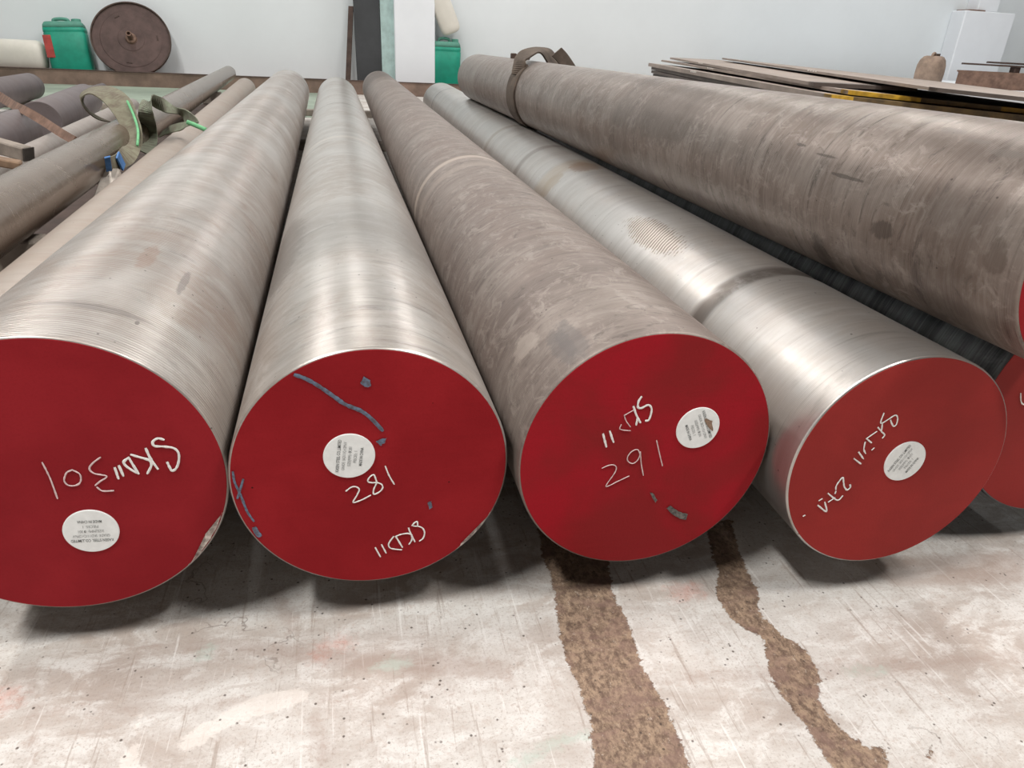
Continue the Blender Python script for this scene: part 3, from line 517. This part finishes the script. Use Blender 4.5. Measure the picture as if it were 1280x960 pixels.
rp = bm_obj('base_plate', box_bm(8.36, 8.62, 9.29, WY - .01, 1.255, 1.275, 0.004), M['rust_brown'], ped)

# ------------------------------------------------------------------ steel bars
def text_mesh(name, body, size, mat, parent, bold=0.0):
    cu = bpy.data.curves.new(name, 'FONT')
    cu.body = body; cu.size = size; cu.align_x = 'CENTER'; cu.align_y = 'CENTER'; cu.offset = bold; cu.resolution_u = 2
    tmp = bpy.data.objects.new(name, cu); col.objects.link(tmp)
    dg = bpy.context.evaluated_depsgraph_get()
    me = bpy.data.meshes.new_from_object(tmp.evaluated_get(dg))
    bpy.data.objects.remove(tmp); bpy.data.curves.remove(cu)
    me.materials.clear(); me.materials.append(mat)
    o = bpy.data.objects.new(name, me); col.objects.link(o); o.parent = parent
    return o

def clamp_r(p, rmax):
    L = math.hypot(p[0], p[1])
    return p if L <= rmax else (p[0]*rmax/L, p[1]*rmax/L)

def stroke_mesh(name, strokes, w, mat, parent, lift=0.0012):
    """hand-drawn lines on the end face: flat ribbons with a rounded end, local (u, -v, -lift)"""
    verts = []; faces = []
    rnd = random.Random(len(strokes) * 13 + int(w * 1e5))
    for st in strokes:
        C = catmull([(p[0], -p[1], 0) for p in st], 7)
        base = len(verts); L = []
        for i, c in enumerate(C):
            t = (C[min(i+1, len(C)-1)] - C[max(i-1, 0)]); t.normalize()
            n = Vector((-t.y, t.x, 0))
            k = w * (0.42 + 0.16 * mnoise.noise(c * 320)) * (0.75 if i in (0, len(C)-1) else 1)
            if i == 0: c = c - t * w * 0.35
            if i == len(C)-1: c = c + t * w * 0.35
            L.append((c, n, k))
        for c, n, k in L:
            verts += [(c + n*k + Vector((0, 0, -lift*0.4))), c + Vector((0, 0, -lift)), (c - n*k + Vector((0, 0, -lift*0.4)))]
        for i in range(len(L)-1):
            a = base + i*3; b = a + 3
            faces += [(a, a+1, b+1, b), (a+1, a+2, b+2, b+1)]
    return mesh_obj(name, verts, faces, mat, parent, True)

def blob_mesh(name, pts, mat, parent, lift=0.0009):
    n = len(pts)
    P = []
    for i in range(n):
        a = Vector((pts[i][0], -pts[i][1], 0)); b = Vector((pts[(i+1) % n][0], -pts[(i+1) % n][1], 0))
        for k in range(4):
            q = a.lerp(b, k/4); P.append(q + Vector((mnoise.noise(q*700), mnoise.noise(q*700 + Vector((5, 1, 2))), 0)) * 0.0011)
    bm = bmesh.new()
    vs = [bm.verts.new((p.x, p.y, -lift)) for p in P]
    f = bm.faces.new(vs)
    bmesh.ops.triangulate(bm, faces=[f])
    return bm_obj(name, bm, mat, parent)

def bar(key, A, yaw, r, length, body_mat, face_mat, label, grooves=(), name='steel_bar', seg=144, group=None, red_far=False):
    root = empty(name, (A[0], A[1], A[2]), (R(-90), 0, R(-yaw)))
    prof = [(r - 0.0022, 0.0004), (r - 0.0006, 0.0014), (r, 0.0035)]
    for g0, g1, dep in grooves:
        prof += [(r, g0 - 0.006), (r - dep, g0), (r - dep, g1), (r, g1 + 0.004)]
    z = prof[-1][1]
    while z + 0.5 < length - 0.1:
        z += 0.5; prof.append((r, z))
    prof += [(r, length - 0.003), (r - 0.002, length - 0.0004)]
    lathe('bar_body', prof, body_mat, root, seg)
    fm = face_mat
    lathe('end_face', [(r - 0.0020, 0.0010), (r - 0.0026, 0.0), (r * 0.5, 0.0), (0.0001, 0.0)], fm, root, seg, False)
    lathe('back_face', [(r - 0.0018, length - 0.0006), (r * 0.5, length), (0.0001, length)], body_mat, root, 64, False)
    for nm, colr, w, strokes in STROKES.get(key, ()):
        stroke_mesh(nm, [[clamp_r(p, r - .0032 - w/2) for p in st] for st in strokes], w*0.85, M[colr], root)
    for nm, colr, pts in BLOBS.get(key, ()):
        blob_mesh(nm, [clamp_r(p, r - .0030) for p in pts], M[colr], root)
    if key in STICK:
        (cu_, cv_), sr, ang = STICK[key]
        s = lathe('sticker', [(sr, 0.0), (sr, 0.0009), (sr - 0.0006, 0.0013), (0.0001, 0.0013)], M['paper'], root, 64, False)
        # local frame of the sticker: x right along the text, y up, z towards the viewer
        s.matrix_local = Matrix.Translation((cu_, -cv_, 0)) @ Matrix.Rotation(R(180), 4, 'X') @ Matrix.Rotation(R(ang), 4, 'Z')
        dia = {1: '301', 2: '281', 3: '291', 4: '271'}[key]
        rows = [('KASEN STEEL CO.,LIMITED', 0.0105, 0.0049, 'ink'), ('GRADE: SKD11/Cr12MoV', 0.0050, 0.0047, 'ink_faint'), ('SIZE(MM): \u03a6' + dia, -0.0005, 0.0047, 'ink_faint'), ('PIECES: 1', -0.0060, 0.0047, 'ink_faint'), ('MADE IN CHINA', -0.0118, 0.0047, 'ink')]
        for body, yy, sz, mk in rows:
            tx = text_mesh('printed_line', body, sz, M[mk], s, 0.00002 if mk == 'ink' else 0.0)
            wdt = max((v.co.x for v in tx.data.vertices), default=0.01) * 2
            want = {'KASEN STEEL CO.,LIMITED': 0.0375, 'MADE IN CHINA': 0.0215, 'PIECES: 1': 0.013}.get(body, 0.033 if 'GRADE' in body else 0.022)
            tx.location = (0, yy, 0.0016)
            tx.scale = (want / max(wdt, 1e-4), 0.95, 1)
        if key == 3:
            q = blob_mesh('stain_streak', [(0.006, 0.0115), (0.012, 0.0150), (-0.002, 0.0165), (-0.009, 0.0100), (-0.006, 0.0085)], M['stain'], s)
            q.location = (0, 0, 0.0018); q.scale = (1, -1, -1); q.location.z = 0.0009
    tag(root, label, 'steel bar', group)
    return root

G = 'large steel bars with red painted ends'
bar(1, (-.282, .633, .1505), -1.36, .1505, 5.39, M['bar1'], M['red1'], 'largest beige turned steel bar, red end marked 301, cut by the left frame edge', group=G)
bar(2, (.010, .625, .1405), -.658, .1405, 5.02, M['bar2'], M['red2'], 'pale shiny steel bar whose red end reads 281 with blue crayon lines', group=G)
bar(3, (.304, .611, .1455), 0.0, .1455, 6.17, M['bar3'], M['red3'], 'matte brown mottled steel bar whose red end reads 291', group=G)
bar(4, (.589, .566, .1355), 1.305, .1355, 5.08, M['bar4'], M['red4'], 'brightest polished steel bar with dark ring, red end marked 271', grooves=((.290, .320, .0012),), group=G)
bar(5, (.906, .624, .162), 1.3, .162, 5.0, M['bar5'], M['red4'], 'black scaled steel bar with red end, beneath the upper tan bar', group=G)
bar(6, (.726, .521, .378), -.21, .1152, 3.57, M['bar6'], M['red2'], 'tan brown steel bar lying on top of the others with dark sling', group=G)

G2 = 'thinner bars at the left'
def side_bar(x_at1, yaw, r, y0, y1, mat, label, name='round_bar', z=None, seg=72):
    zz = r if z is None else z
    x0 = x_at1 + math.tan(R(yaw)) * (y0 - 1.0)
    return bar(name, (x0, y0, zz), yaw, r, (y1 - y0)/math.cos(R(yaw)), mat, mat, label, name=name, seg=seg, group=G2)
side_bar(-.5184, -3.16, .0861, .72, 7.2, M['bar7'], 'pale tan round bar lying against the left side of the 301 bar')
side_bar(-.6797, -3.362, .0644, .62, 7.93, M['bar8'], 'long brown oiled round bar with green slings wrapped round it', z=.173)
side_bar(-1.2962, -3.44, .0882, 1.6, 3.85, M['dark_bar'], 'dull purple grey round bar nearest the left edge under the rusty strip', name='short_bar')
side_bar(-1.0514, -7.7, .095, 4.12, 5.45, M['dark_bar'], 'dull purple grey round bar ending beside the sling loop', name='short_bar')
side_bar(-2.0058, -3.44, .0927, 3.4, 6.5, M['dark_bar'], 'dull purple grey round bar farthest left below the white can', name='short_bar')
side_bar(-1.065, -4.4, .05, 1.5, 5.6, M['grey_bar'], 'light grey round bar half hidden behind the brown oiled bar')
side_bar(-1.66, -4.0, .035, 5.9, 7.5, M['dark_bar'], 'thin dark bar whose end pokes out behind the short bars', name='thin_bar')

# ------------------------------------------------------------------ timber packing
def thing_mesh(o, label, cat, group=None):
    return tag(o, label, cat, group)
def timber(name, p0, p1, w, h, label, mat=None, ends=True, roll=0.0, bevel=0.004):
    root = empty(name, p0)
    b = oriented_box('timber_body', p0, p1, w, h, mat or M['timber'], None, bevel, roll)
    b.parent = root; b.matrix_parent_inverse = Matrix.Translation(-Vector(p0))
    if ends:
        d = (Vector(p0) - Vector(p1)).normalized()
        e = oriented_box('dark_end', Vector(p0) + d*0.001, Vector(p0) + d*0.006, w*0.96, h*0.96, M['timber_end'], None, 0.0, roll)
        e.parent = root; e.matrix_parent_inverse = Matrix.Translation(-Vector(p0))
    return tag(root, label, 'timber')
timber('timber_block', (-.680, 2.36, .145), (-.694, 2.16, .035), .045, .045, 'pale wooden block wedged between the tan and brown bars', M['pale_wood'], ends=False)
timber('timber_offcut', (-1.068, 2.81, .132), (-1.44, 2.94, .212), .05, .045, 'grey timber with dark end lying by the left frame edge')
timber('wooden_plank', (-1.037, 2.659, .118), (-1.36, 2.58, .198), .06, .025, 'brown plank under the grey timber at the left edge', M['plank'], ends=False)
for yy, xa, xb, lab in ((1.75, -1.75, 1.2, 'low timber sleeper under the near part of the bars'), (4.4, -2.45, 1.25, 'low timber sleeper under the middle of the bars'), (6.35, -2.6, .45, 'low timber sleeper under the far ends of the bars')):
    timber('timber_sleeper', (xa, yy, -.0255), (xb, yy, -.0255), .09, .048, lab, M['timber'], ends=False)
x_f = lambda y: -.722 - math.tan(R(3.3)) * (y - 1)
o = oriented_box('steel_flat', (x_f(.75), .75, .009), (x_f(6.9), 6.9, .009), .135, .017, M['rust_dark'], None, .001)
tag(o, 'dark rusty flat lying in the gap below the brown oiled bar', 'flat bar')
for yy, lab in ((1.75, 'nearest low packer carrying the brown oiled bar'), (4.4, 'middle low packer carrying the brown oiled bar'), (6.35, 'farthest low packer carrying the brown oiled bar')):
    xx = -.68 - math.tan(R(3.362)) * (yy - 1)
    t_ = timber('timber_packer', (xx - .09, yy, .063), (xx + .045, yy, .063), .08, .088, lab, M['timber'], ends=False)
    t_['group'] = 'packers under the brown bar'

# ------------------------------------------------------------------ slings and strip
def V3(s): return [(Vector(a), Vector(b)) for a, b in s]
root = empty('lifting_sling', RIBBONS['slingA'][8][0])
def under(o, root):
    o.parent = root; o.matrix_parent_inverse = Matrix.Translation(-Vector(root.location)); return o
under(ribbon('webbing', V3(RIBBONS['slingA']), M['web_green']), root)
bt = under(ribbon('blue_tag', V3(RIBBONS['blue']), M['blue_tag'], thick=0.005), root)
e0 = Vector(RIBBONS['slingA'][-1][0]); h0 = Vector(RIBBONS['slingA'][-1][1])
under(ribbon('blue_hem', [(e0 + Vector((.012, 0, .004)), h0 * 1.05), (e0 + Vector((-.004, 0, 0)), h0 * 1.05)], M['blue_tag'], thick=0.006), root)
tag(root, 'green brown lifting sling with big eye loop and blue tag on the brown bar', 'sling', 'webbing slings')
root = empty('lifting_sling', RIBBONS['slingB'][2][0])
under(ribbon('webbing', V3(RIBBONS['slingB']), M['web_green2']), root)
pA = [Vector(p) for p, h in RIBBONS['slingB']]
cpts = [Vector(RIBBONS['slingA'][i][0]) - Vector(RIBBONS['slingA'][i][1]) * 0.75 + Vector((0, -.02, .006)) for i in (6, 7, 8, 9)]
under(tube('green_cord', cpts, .0045, M['cord']), root)
q = pA[10]
under(tube('cord_end', [q + Vector((-.01, -.02, .01)), q + Vector((.02, -.03, 0)), q + Vector((.055, -.05, -.012))], .008, M['cord']), root)
tag(root, 'faded green sling with folded loop pointing right over the brown bar', 'sling', 'webbing slings')
o = ribbon('rusty_strip', V3(RIBBONS['rust_strip']), M['rust_brown'], thick=0.008)
tag(o, 'rusty brown flat strip lying across the short purple grey bars', 'steel strip')

def sling6():
    root = empty('lifting_sling', (.726, 2.8, .378))
    spec = []
    for k in range(0, 15):
        a = R(-95 - k * (145 / 14.0))          # from underneath round the near side to the top
        rr = .1152 + .004
        off = 0.0
        spec.append((Vector((.718 + rr*math.cos(a), 2.80 - .05*math.sin(k/14*math.pi), .378 + rr*math.sin(a))), Vector((0, .062, 0))))
    lp = V3(RIBBONS['loop6'])
    under(ribbon('webbing', spec, M['web_brown'], thick=0.005, n=3), root)
    under(ribbon('eye_loop', lp, M['web_brown'], thick=0.006), root)
    under(ribbon('tail_flap', V3(RIBBONS['tail6']), M['web_brown'], thick=0.008), root)
    tag(root, 'dark brown webbing sling looped round the upper tan bar', 'sling', 'webbing slings')
sling6()
for dx, yy, lab in ((0.0, 3.28, 'tiny dark offcut on the tan bar farther from the sling'), (0.03, 3.16, 'tiny dark offcut on the tan bar closer to the sling')):
    o = bm_obj('steel_offcut', box_bm(-.012, .012, -.012, .012, 0, .022, .003), M['rust_dark'])
    o.location = (.722 + dx, yy, .4915)
    tag(o, lab, 'offcut', 'offcuts on the tan bar')

# ------------------------------------------------------------------ things along the wall
def rusty_beam():
    root = empty('steel_beam', (-6.9, 8.954, -.05))
    L = 10.8
    prof = [(0, 0), (.093, 0), (.093, .013), (.013, .013), (.013, .129), (.093, .129), (.093, .142), (-.004, .142), (-.004, .133), (0, .129)]
    verts = []; n = len(prof)
    for x in (0, L):
        verts += [(x, y, z) for y, z in prof]
    faces = [(i, (i+1) % n, n + (i+1) % n, n + i) for i in range(n)] + [tuple(range(n-1, -1, -1)), tuple(range(n, 2*n))]
    mesh_obj('channel', verts, faces, M['rust_beam'], root)
    bm_obj('top_edge', box_bm(0, L, -.008, .096, .1425, .150, .001), M['rust_dark'], root)
    tag(root, 'long rusty steel channel lying along the foot of the wall', 'steel beam')
rusty_beam()

def wheel():
    root = empty('rusty_disc', (-2.239, 9.271, .414), (R(90 - 26), 0, R(4)))   # local +Z towards the viewer, tilted up
    r = .399
    lathe('plate', [(.0001, -.012), (r - .01, -.012), (r - .01, 0), (r*.78, .0), (r*.76, .004), (r*.34, .006), (r*.32, .010), (.0001, .010)], M['wheel'], root, 72, False)
    lathe('rim', [(r - .012, -.015), (r, -.015), (r + .002, .0), (r, .020), (r - .012, .020), (r - .016, .002)], M['rust_dark'], root, 72, False)
    hub = lathe('hub', [(.06, .008), (.052, .032), (.030, .036), (.028, .13), (.018, .13), (.016, .09), (.0001, .09)], M['rust_brown'], root, 32, False)
    for a in (118, 5, 262):
        s = bm_obj('slot', box_bm(-.028, .028, -.007, .007, .004, .009, .002), M['rust_dark'], root)
        s.location = (r*.66*math.cos(R(a)), r*.66*math.sin(R(a)), 0); s.rotation_euler = (0, 0, R(a + 90))
    tag(root, 'big round rusty brown wheel disc leaning on the white wall', 'disc')
wheel()

def jerrycan(name, label, loc, rot, w, d, h, body, top, kind='upright', label_mat=None, group=None):
    root = empty(name, loc, rot)
    hx, hy = w/2, d/2
    loft('can_body', [(0, hx*.90, hy*.88, 0, 0), (h*.015, hx*.97, hy*.96, 0, 0), (h*.04, hx, hy, 0, 0), (h*.42, hx*.985, hy*.98, 0, 0), (h*.74, hx, hy, 0, 0), (h*.755, hx*.97, hy*.96, 0, 0), (h*.77, hx, hy, 0, 0), (h*.84, hx*.99, hy*.98, 0, 0)], body, root, 48, 5)
    loft('can_shoulder', [(h*.835, hx*.985, hy*.975, 0, 0), (h*.90, hx*.955, hy*.95, 0, 0), (h*.945, hx*.88, hy*.86, 0, 0), (h*.955, hx*.84, hy*.8, 0, 0)], top, root, 48, 5)
    tube('handle', [(-hx*.45, 0, h*.94), (-hx*.42, 0, h*1.0), (-hx*.1, 0, h*1.02), (hx*.22, 0, h*1.0), (hx*.25, 0, h*.94)], w*.045, top, root)
    cap = lathe('screw_cap', [(w*.11, 0), (w*.115, h*.01), (w*.115, h*.06), (w*.10, h*.07), (.0001, h*.07)], top, root, 24, False)
    cap.location = (hx*.62, 0, h*.945)
    if label_mat:
        bm_obj('can_label', box_bm(-hx*1.005, -hx*.62, -hy*1.02, -hy*.9, h*.28, h*.70, .003), label_mat, root)
    tag(root, label, 'jerrycan', group)
    return root
jerrycan('jerrycan', 'green plastic jerrycan with red label next to the rusty wheel', (-2.872, 9.282, .048), (R(-7), R(-3), R(6)), .404, .24, .524, M['green_plastic'], M['green_dull'], label_mat=M['red_label'])
def lying_can(name, label, loc, rot, length, w, hgt, mat):
    root = empty(name, loc, rot)
    secs = []
    for f, k in ((0, .55), (.02, .78), (.06, .93), (.14, 1.0), (.5, 1.01), (.86, 1.0), (.94, .93), (.98, .80), (1.0, .55)):
        secs.append((f*length, w/2*k, hgt/2*k, 0, 0))
    loft('can_body', secs, mat, root, 48, 2.7)
    c = lathe('screw_cap', [(.026, 0), (.026, .03), (.02, .034), (.0001, .034)], mat, root, 24, False); c.location = (w*.22, 0, length)
    tube('handle', [(-w*.28, 0, length*.985), (-w*.25, 0, length*1.09), (0, 0, length*1.10), (w*.05, 0, length*.985)], .014, mat, root)
    tag(root, label, 'jerrycan')
    return root
# lying on its side, its base to the right
lying_can('plastic_can', 'ivory plastic can lying on its side at the left frame edge', (-3.123, 9.282, .203), (0, R(-90), 0), .546, .311, .24, M['white_plastic'])
jerrycan('jerrycan', 'green jerrycan beside the white pillar, partly behind the upper bar', (1.223, 9.39, .048), (0, 0, R(-4)), .36, .22, .525, M['green_plastic'], M['green_dull'])
lying_can('plastic_can', 'ivory plastic can leaning on the green can beside the pillar', (1.30, 9.37, .640), (0, R(-24), 0), .546, .235, .20, M['white_plastic'])

o = oriented_box('black_board', (.309, 9.35, .048), (.286, 9.45, 2.46), .30, .03, M['black_board'], None, .003)
tag(o, 'tall charcoal black board leaning on the wall left of the pillar', 'board')
o = oriented_box('teal_board', (.5405, 9.39, .048), (.533, 9.47, 2.46), .164, .03, M['teal_board'], None, .004)
tag(o, 'narrow pale teal board between the black board and the pillar', 'board')
o = oriented_box('flat_bar', (.049, 9.26, .048), (.129, 9.455, .867), .060, .012, M['rust_dark'], None, .001)
tag(o, 'dark rusty flat bar leaning on the wall beside the black board', 'flat bar')

# ------------------------------------------------------------------ plate stack on the right
def plate(name, N, F, w, th, mat, label, group, yellow=False, chalk=None, tilt=.052, dark=()):
    N = Vector(N); F = Vector(F); d = F - N
    s = Vector((d.y, -d.x, 0)).normalized() - Vector((0, 0, tilt))
    root = empty(name, N)
    c = [N, F, F + s*w, N + s*w]
    verts = [v - N for v in c] + [v - N - Vector((0, 0, th)) for v in c]
    faces = [(0, 3, 2, 1), (4, 5, 6, 7), (0, 1, 5, 4), (1, 2, 6, 5), (2, 3, 7, 6), (3, 0, 4, 7)]
    mesh_obj('plate_body', verts, faces, mat, root)
    dn = d.normalized()
    if yellow or dark:
        for a, b, em in [(a, b, 'yellow') for a, b in (yellow or ())] + [(d_[0], d_[1], d_[2] if len(d_) > 2 else 'plate_end') for d_ in dark]:
            p0 = s*w*a - dn*.002; p1 = s*w*b - dn*.002
            verts = []
            for p in (p0, p1):
                verts += [p + Vector((0, 0, .001)), p - Vector((0, 0, th + .0005)), p + dn*.06 + Vector((0, 0, .001)), p + dn*.06 - Vector((0, 0, th + .0005))]
            mesh_obj('painted_edge', verts, [(0, 1, 5, 4), (0, 4, 6, 2), (0, 2, 3, 1), (4, 5, 7, 6)], M[em], root)
    if chalk:
        for f in chalk:
            for k in range(4):
                p = d*f + dn*(k*.035) - s*.0015 - Vector((0, 0, th*.2))
                q = oriented_box('chalk_digit', p, p + dn*.020, .001, th*.5, M['chalk_mark'], root)
    tag(root, label, 'steel plate', group)
    return root
GP = 'steel plates stacked behind the tan bar'
plate('steel_plate', (1.584, 2.250, .444), (2.200, 5.366, .474), 1.5, .022, M['plate'], 'brown plate with double chalk mark nearest the tan bar', GP, yellow=((0.0, .05),), chalk=(.56,), dark=((.05, 1.0),))
plate('steel_plate', (1.674, 2.292, .458), (2.337, 5.459, .498), 1.5, .012, M['plate'], 'brown plate with a long yellow painted near end', GP, yellow=((0.0, .17), (.36, .55)), chalk=(.54,), dark=((.17, .36), (.55, 1.0)))
plate('steel_plate', (1.691, 2.522, .471), (2.448, 5.556, .517), .38, .012, M['plate'], 'plate with a bare dark near end under the top plate', GP, chalk=(.62,), tilt=.0, dark=((0, 1.0, 'plate_dark'),))
plate('steel_plate', (1.805, 2.042, .484), (2.626, 5.064, .533), 1.5, .010, M['plate'], 'topmost plate of the stack, spreading farthest right', GP, chalk=(.36,), dark=((0, 1.0, 'plate_dark'),))
random.seed(3)
for i, lab in enumerate(('dark plate just below the double chalk marked plate', 'yellow streaked plate in the lower half of the stack', 'dark plate third from the bottom of the stack', 'dark plate second from the bottom of the stack', 'bottom plate of the stack, nearly hidden by the tan bar')):
    z = .419 - i*.022
    ox = random.uniform(-.015, .015); oy = random.uniform(-.02, .02)
    plate('steel_plate', (1.60 + ox, 2.24 + oy, z), (2.22 + ox, 5.33 + oy, z + .03), 1.6, .018, M['plate_dark'], lab, GP, yellow=(((.08, .30), (.40, .55)), ((.05, .22), (.3, .6)), ((.1, .4),), ((.2, .5),), ())[i])
for k, yy in enumerate((2.7, 3.9, 5.0)):
    x0 = 1.66 + (yy - 2.25)*.18
    o = oriented_box('timber_bearer', (x0, yy, .115), (x0 + 1.5, yy - .28, .08), .14, .33, M['timber'], None, .004)
    tag(o, ('timber bearer under the near end of the plate stack', 'timber bearer under the middle of the plate stack', 'timber bearer under the far end of the plate stack')[k], 'timber')

# brown can, box beam and flats on the plinth
def round_can():
    root = empty('jerrycan', (5.27, 6.12, .385), (0, 0, R(38)))
    secs = [(0, .13, .09, 0, 0), (.01, .155, .11, 0, 0), (.10, .163, .115, 0, 0), (.17, .16, .112, 0, 0), (.215, .138, .10, .006, 0), (.242, .10, .08, .012, 0), (.250, .07, .06, .015, 0)]
    loft('can_body', secs, M['brown_can'], root, 48, 2.6)
    tube('handle', [(-.075, 0, .225), (-.06, 0, .262), (.0, 0, .272), (.04, 0, .262), (.055, 0, .24)], .011, M['brown_can'], root)
    c = lathe('screw_cap', [(.03, 0), (.03, .035), (.0001, .035)], M['rust_dark'], root, 20, False); c.location = (.10, 0, .235)
    tag(root, 'round shouldered dusty brown jerrycan in front of the white plinth block', 'jerrycan')
round_can()
def box_beam():
    p0 = Vector((5.50, 6.03, .385)); p1 = Vector((7.6, 4.75, .385))
    d = (p1 - p0).normalized(); s = Vector((-d.y, d.x, 0))
    root = empty('steel_channel', p0)
    L = (p1 - p0).length
    prof = [(0, 0), (.09, 0), (.09, .01), (.012, .02), (.012, .125), (.09, .135), (.09, .145), (0, .145)]
    verts = []; n = len(prof)
    for t in (0, L):
        verts += [d*t + s*y + Vector((0, 0, z)) for y, z in prof]
    faces = [(i, n + i, n + (i+1) % n, (i+1) % n) for i in range(n)] + [tuple(range(n)), tuple(range(2*n-1, n-1, -1))]
    mesh_obj('web', verts, faces, M['rust_brown'], root)
    tag(root, 'brown rusty channel beam beside the round brown jerrycan', 'steel beam')
    for k, (a, b, z, dep, lab) in enumerate(((.02, 1.2, .585, .04, 'lower thin rusty flat above the brown channel'), (.22, 1.6, .605, .05, 'upper thin rusty flat above the brown channel'))):
        o = oriented_box('thin_flat', p0 + d*a + Vector((0, 0, z - .385)) + s*dep, p0 + d*b + Vector((0, 0, z - .395)) + s*dep, .10, .014, M['rust_dark'])
        tag(o, lab, 'flat bar')
    for k, a in enumerate((.45, 1.1)):
        o = bm_obj('packing_block', box_bm(-.03, .03, -.03, .03, 0, .05 if k else .045, .003), M['rust_dark'])
        q = p0 + d*a + s*.045; o.location = (q.x, q.y, .53); 
        tag(o, ('packing block nearest the brown jerrycan on the channel', 'packing block nearest the right frame edge on the channel')[k], 'block', 'packing blocks')
box_beam()
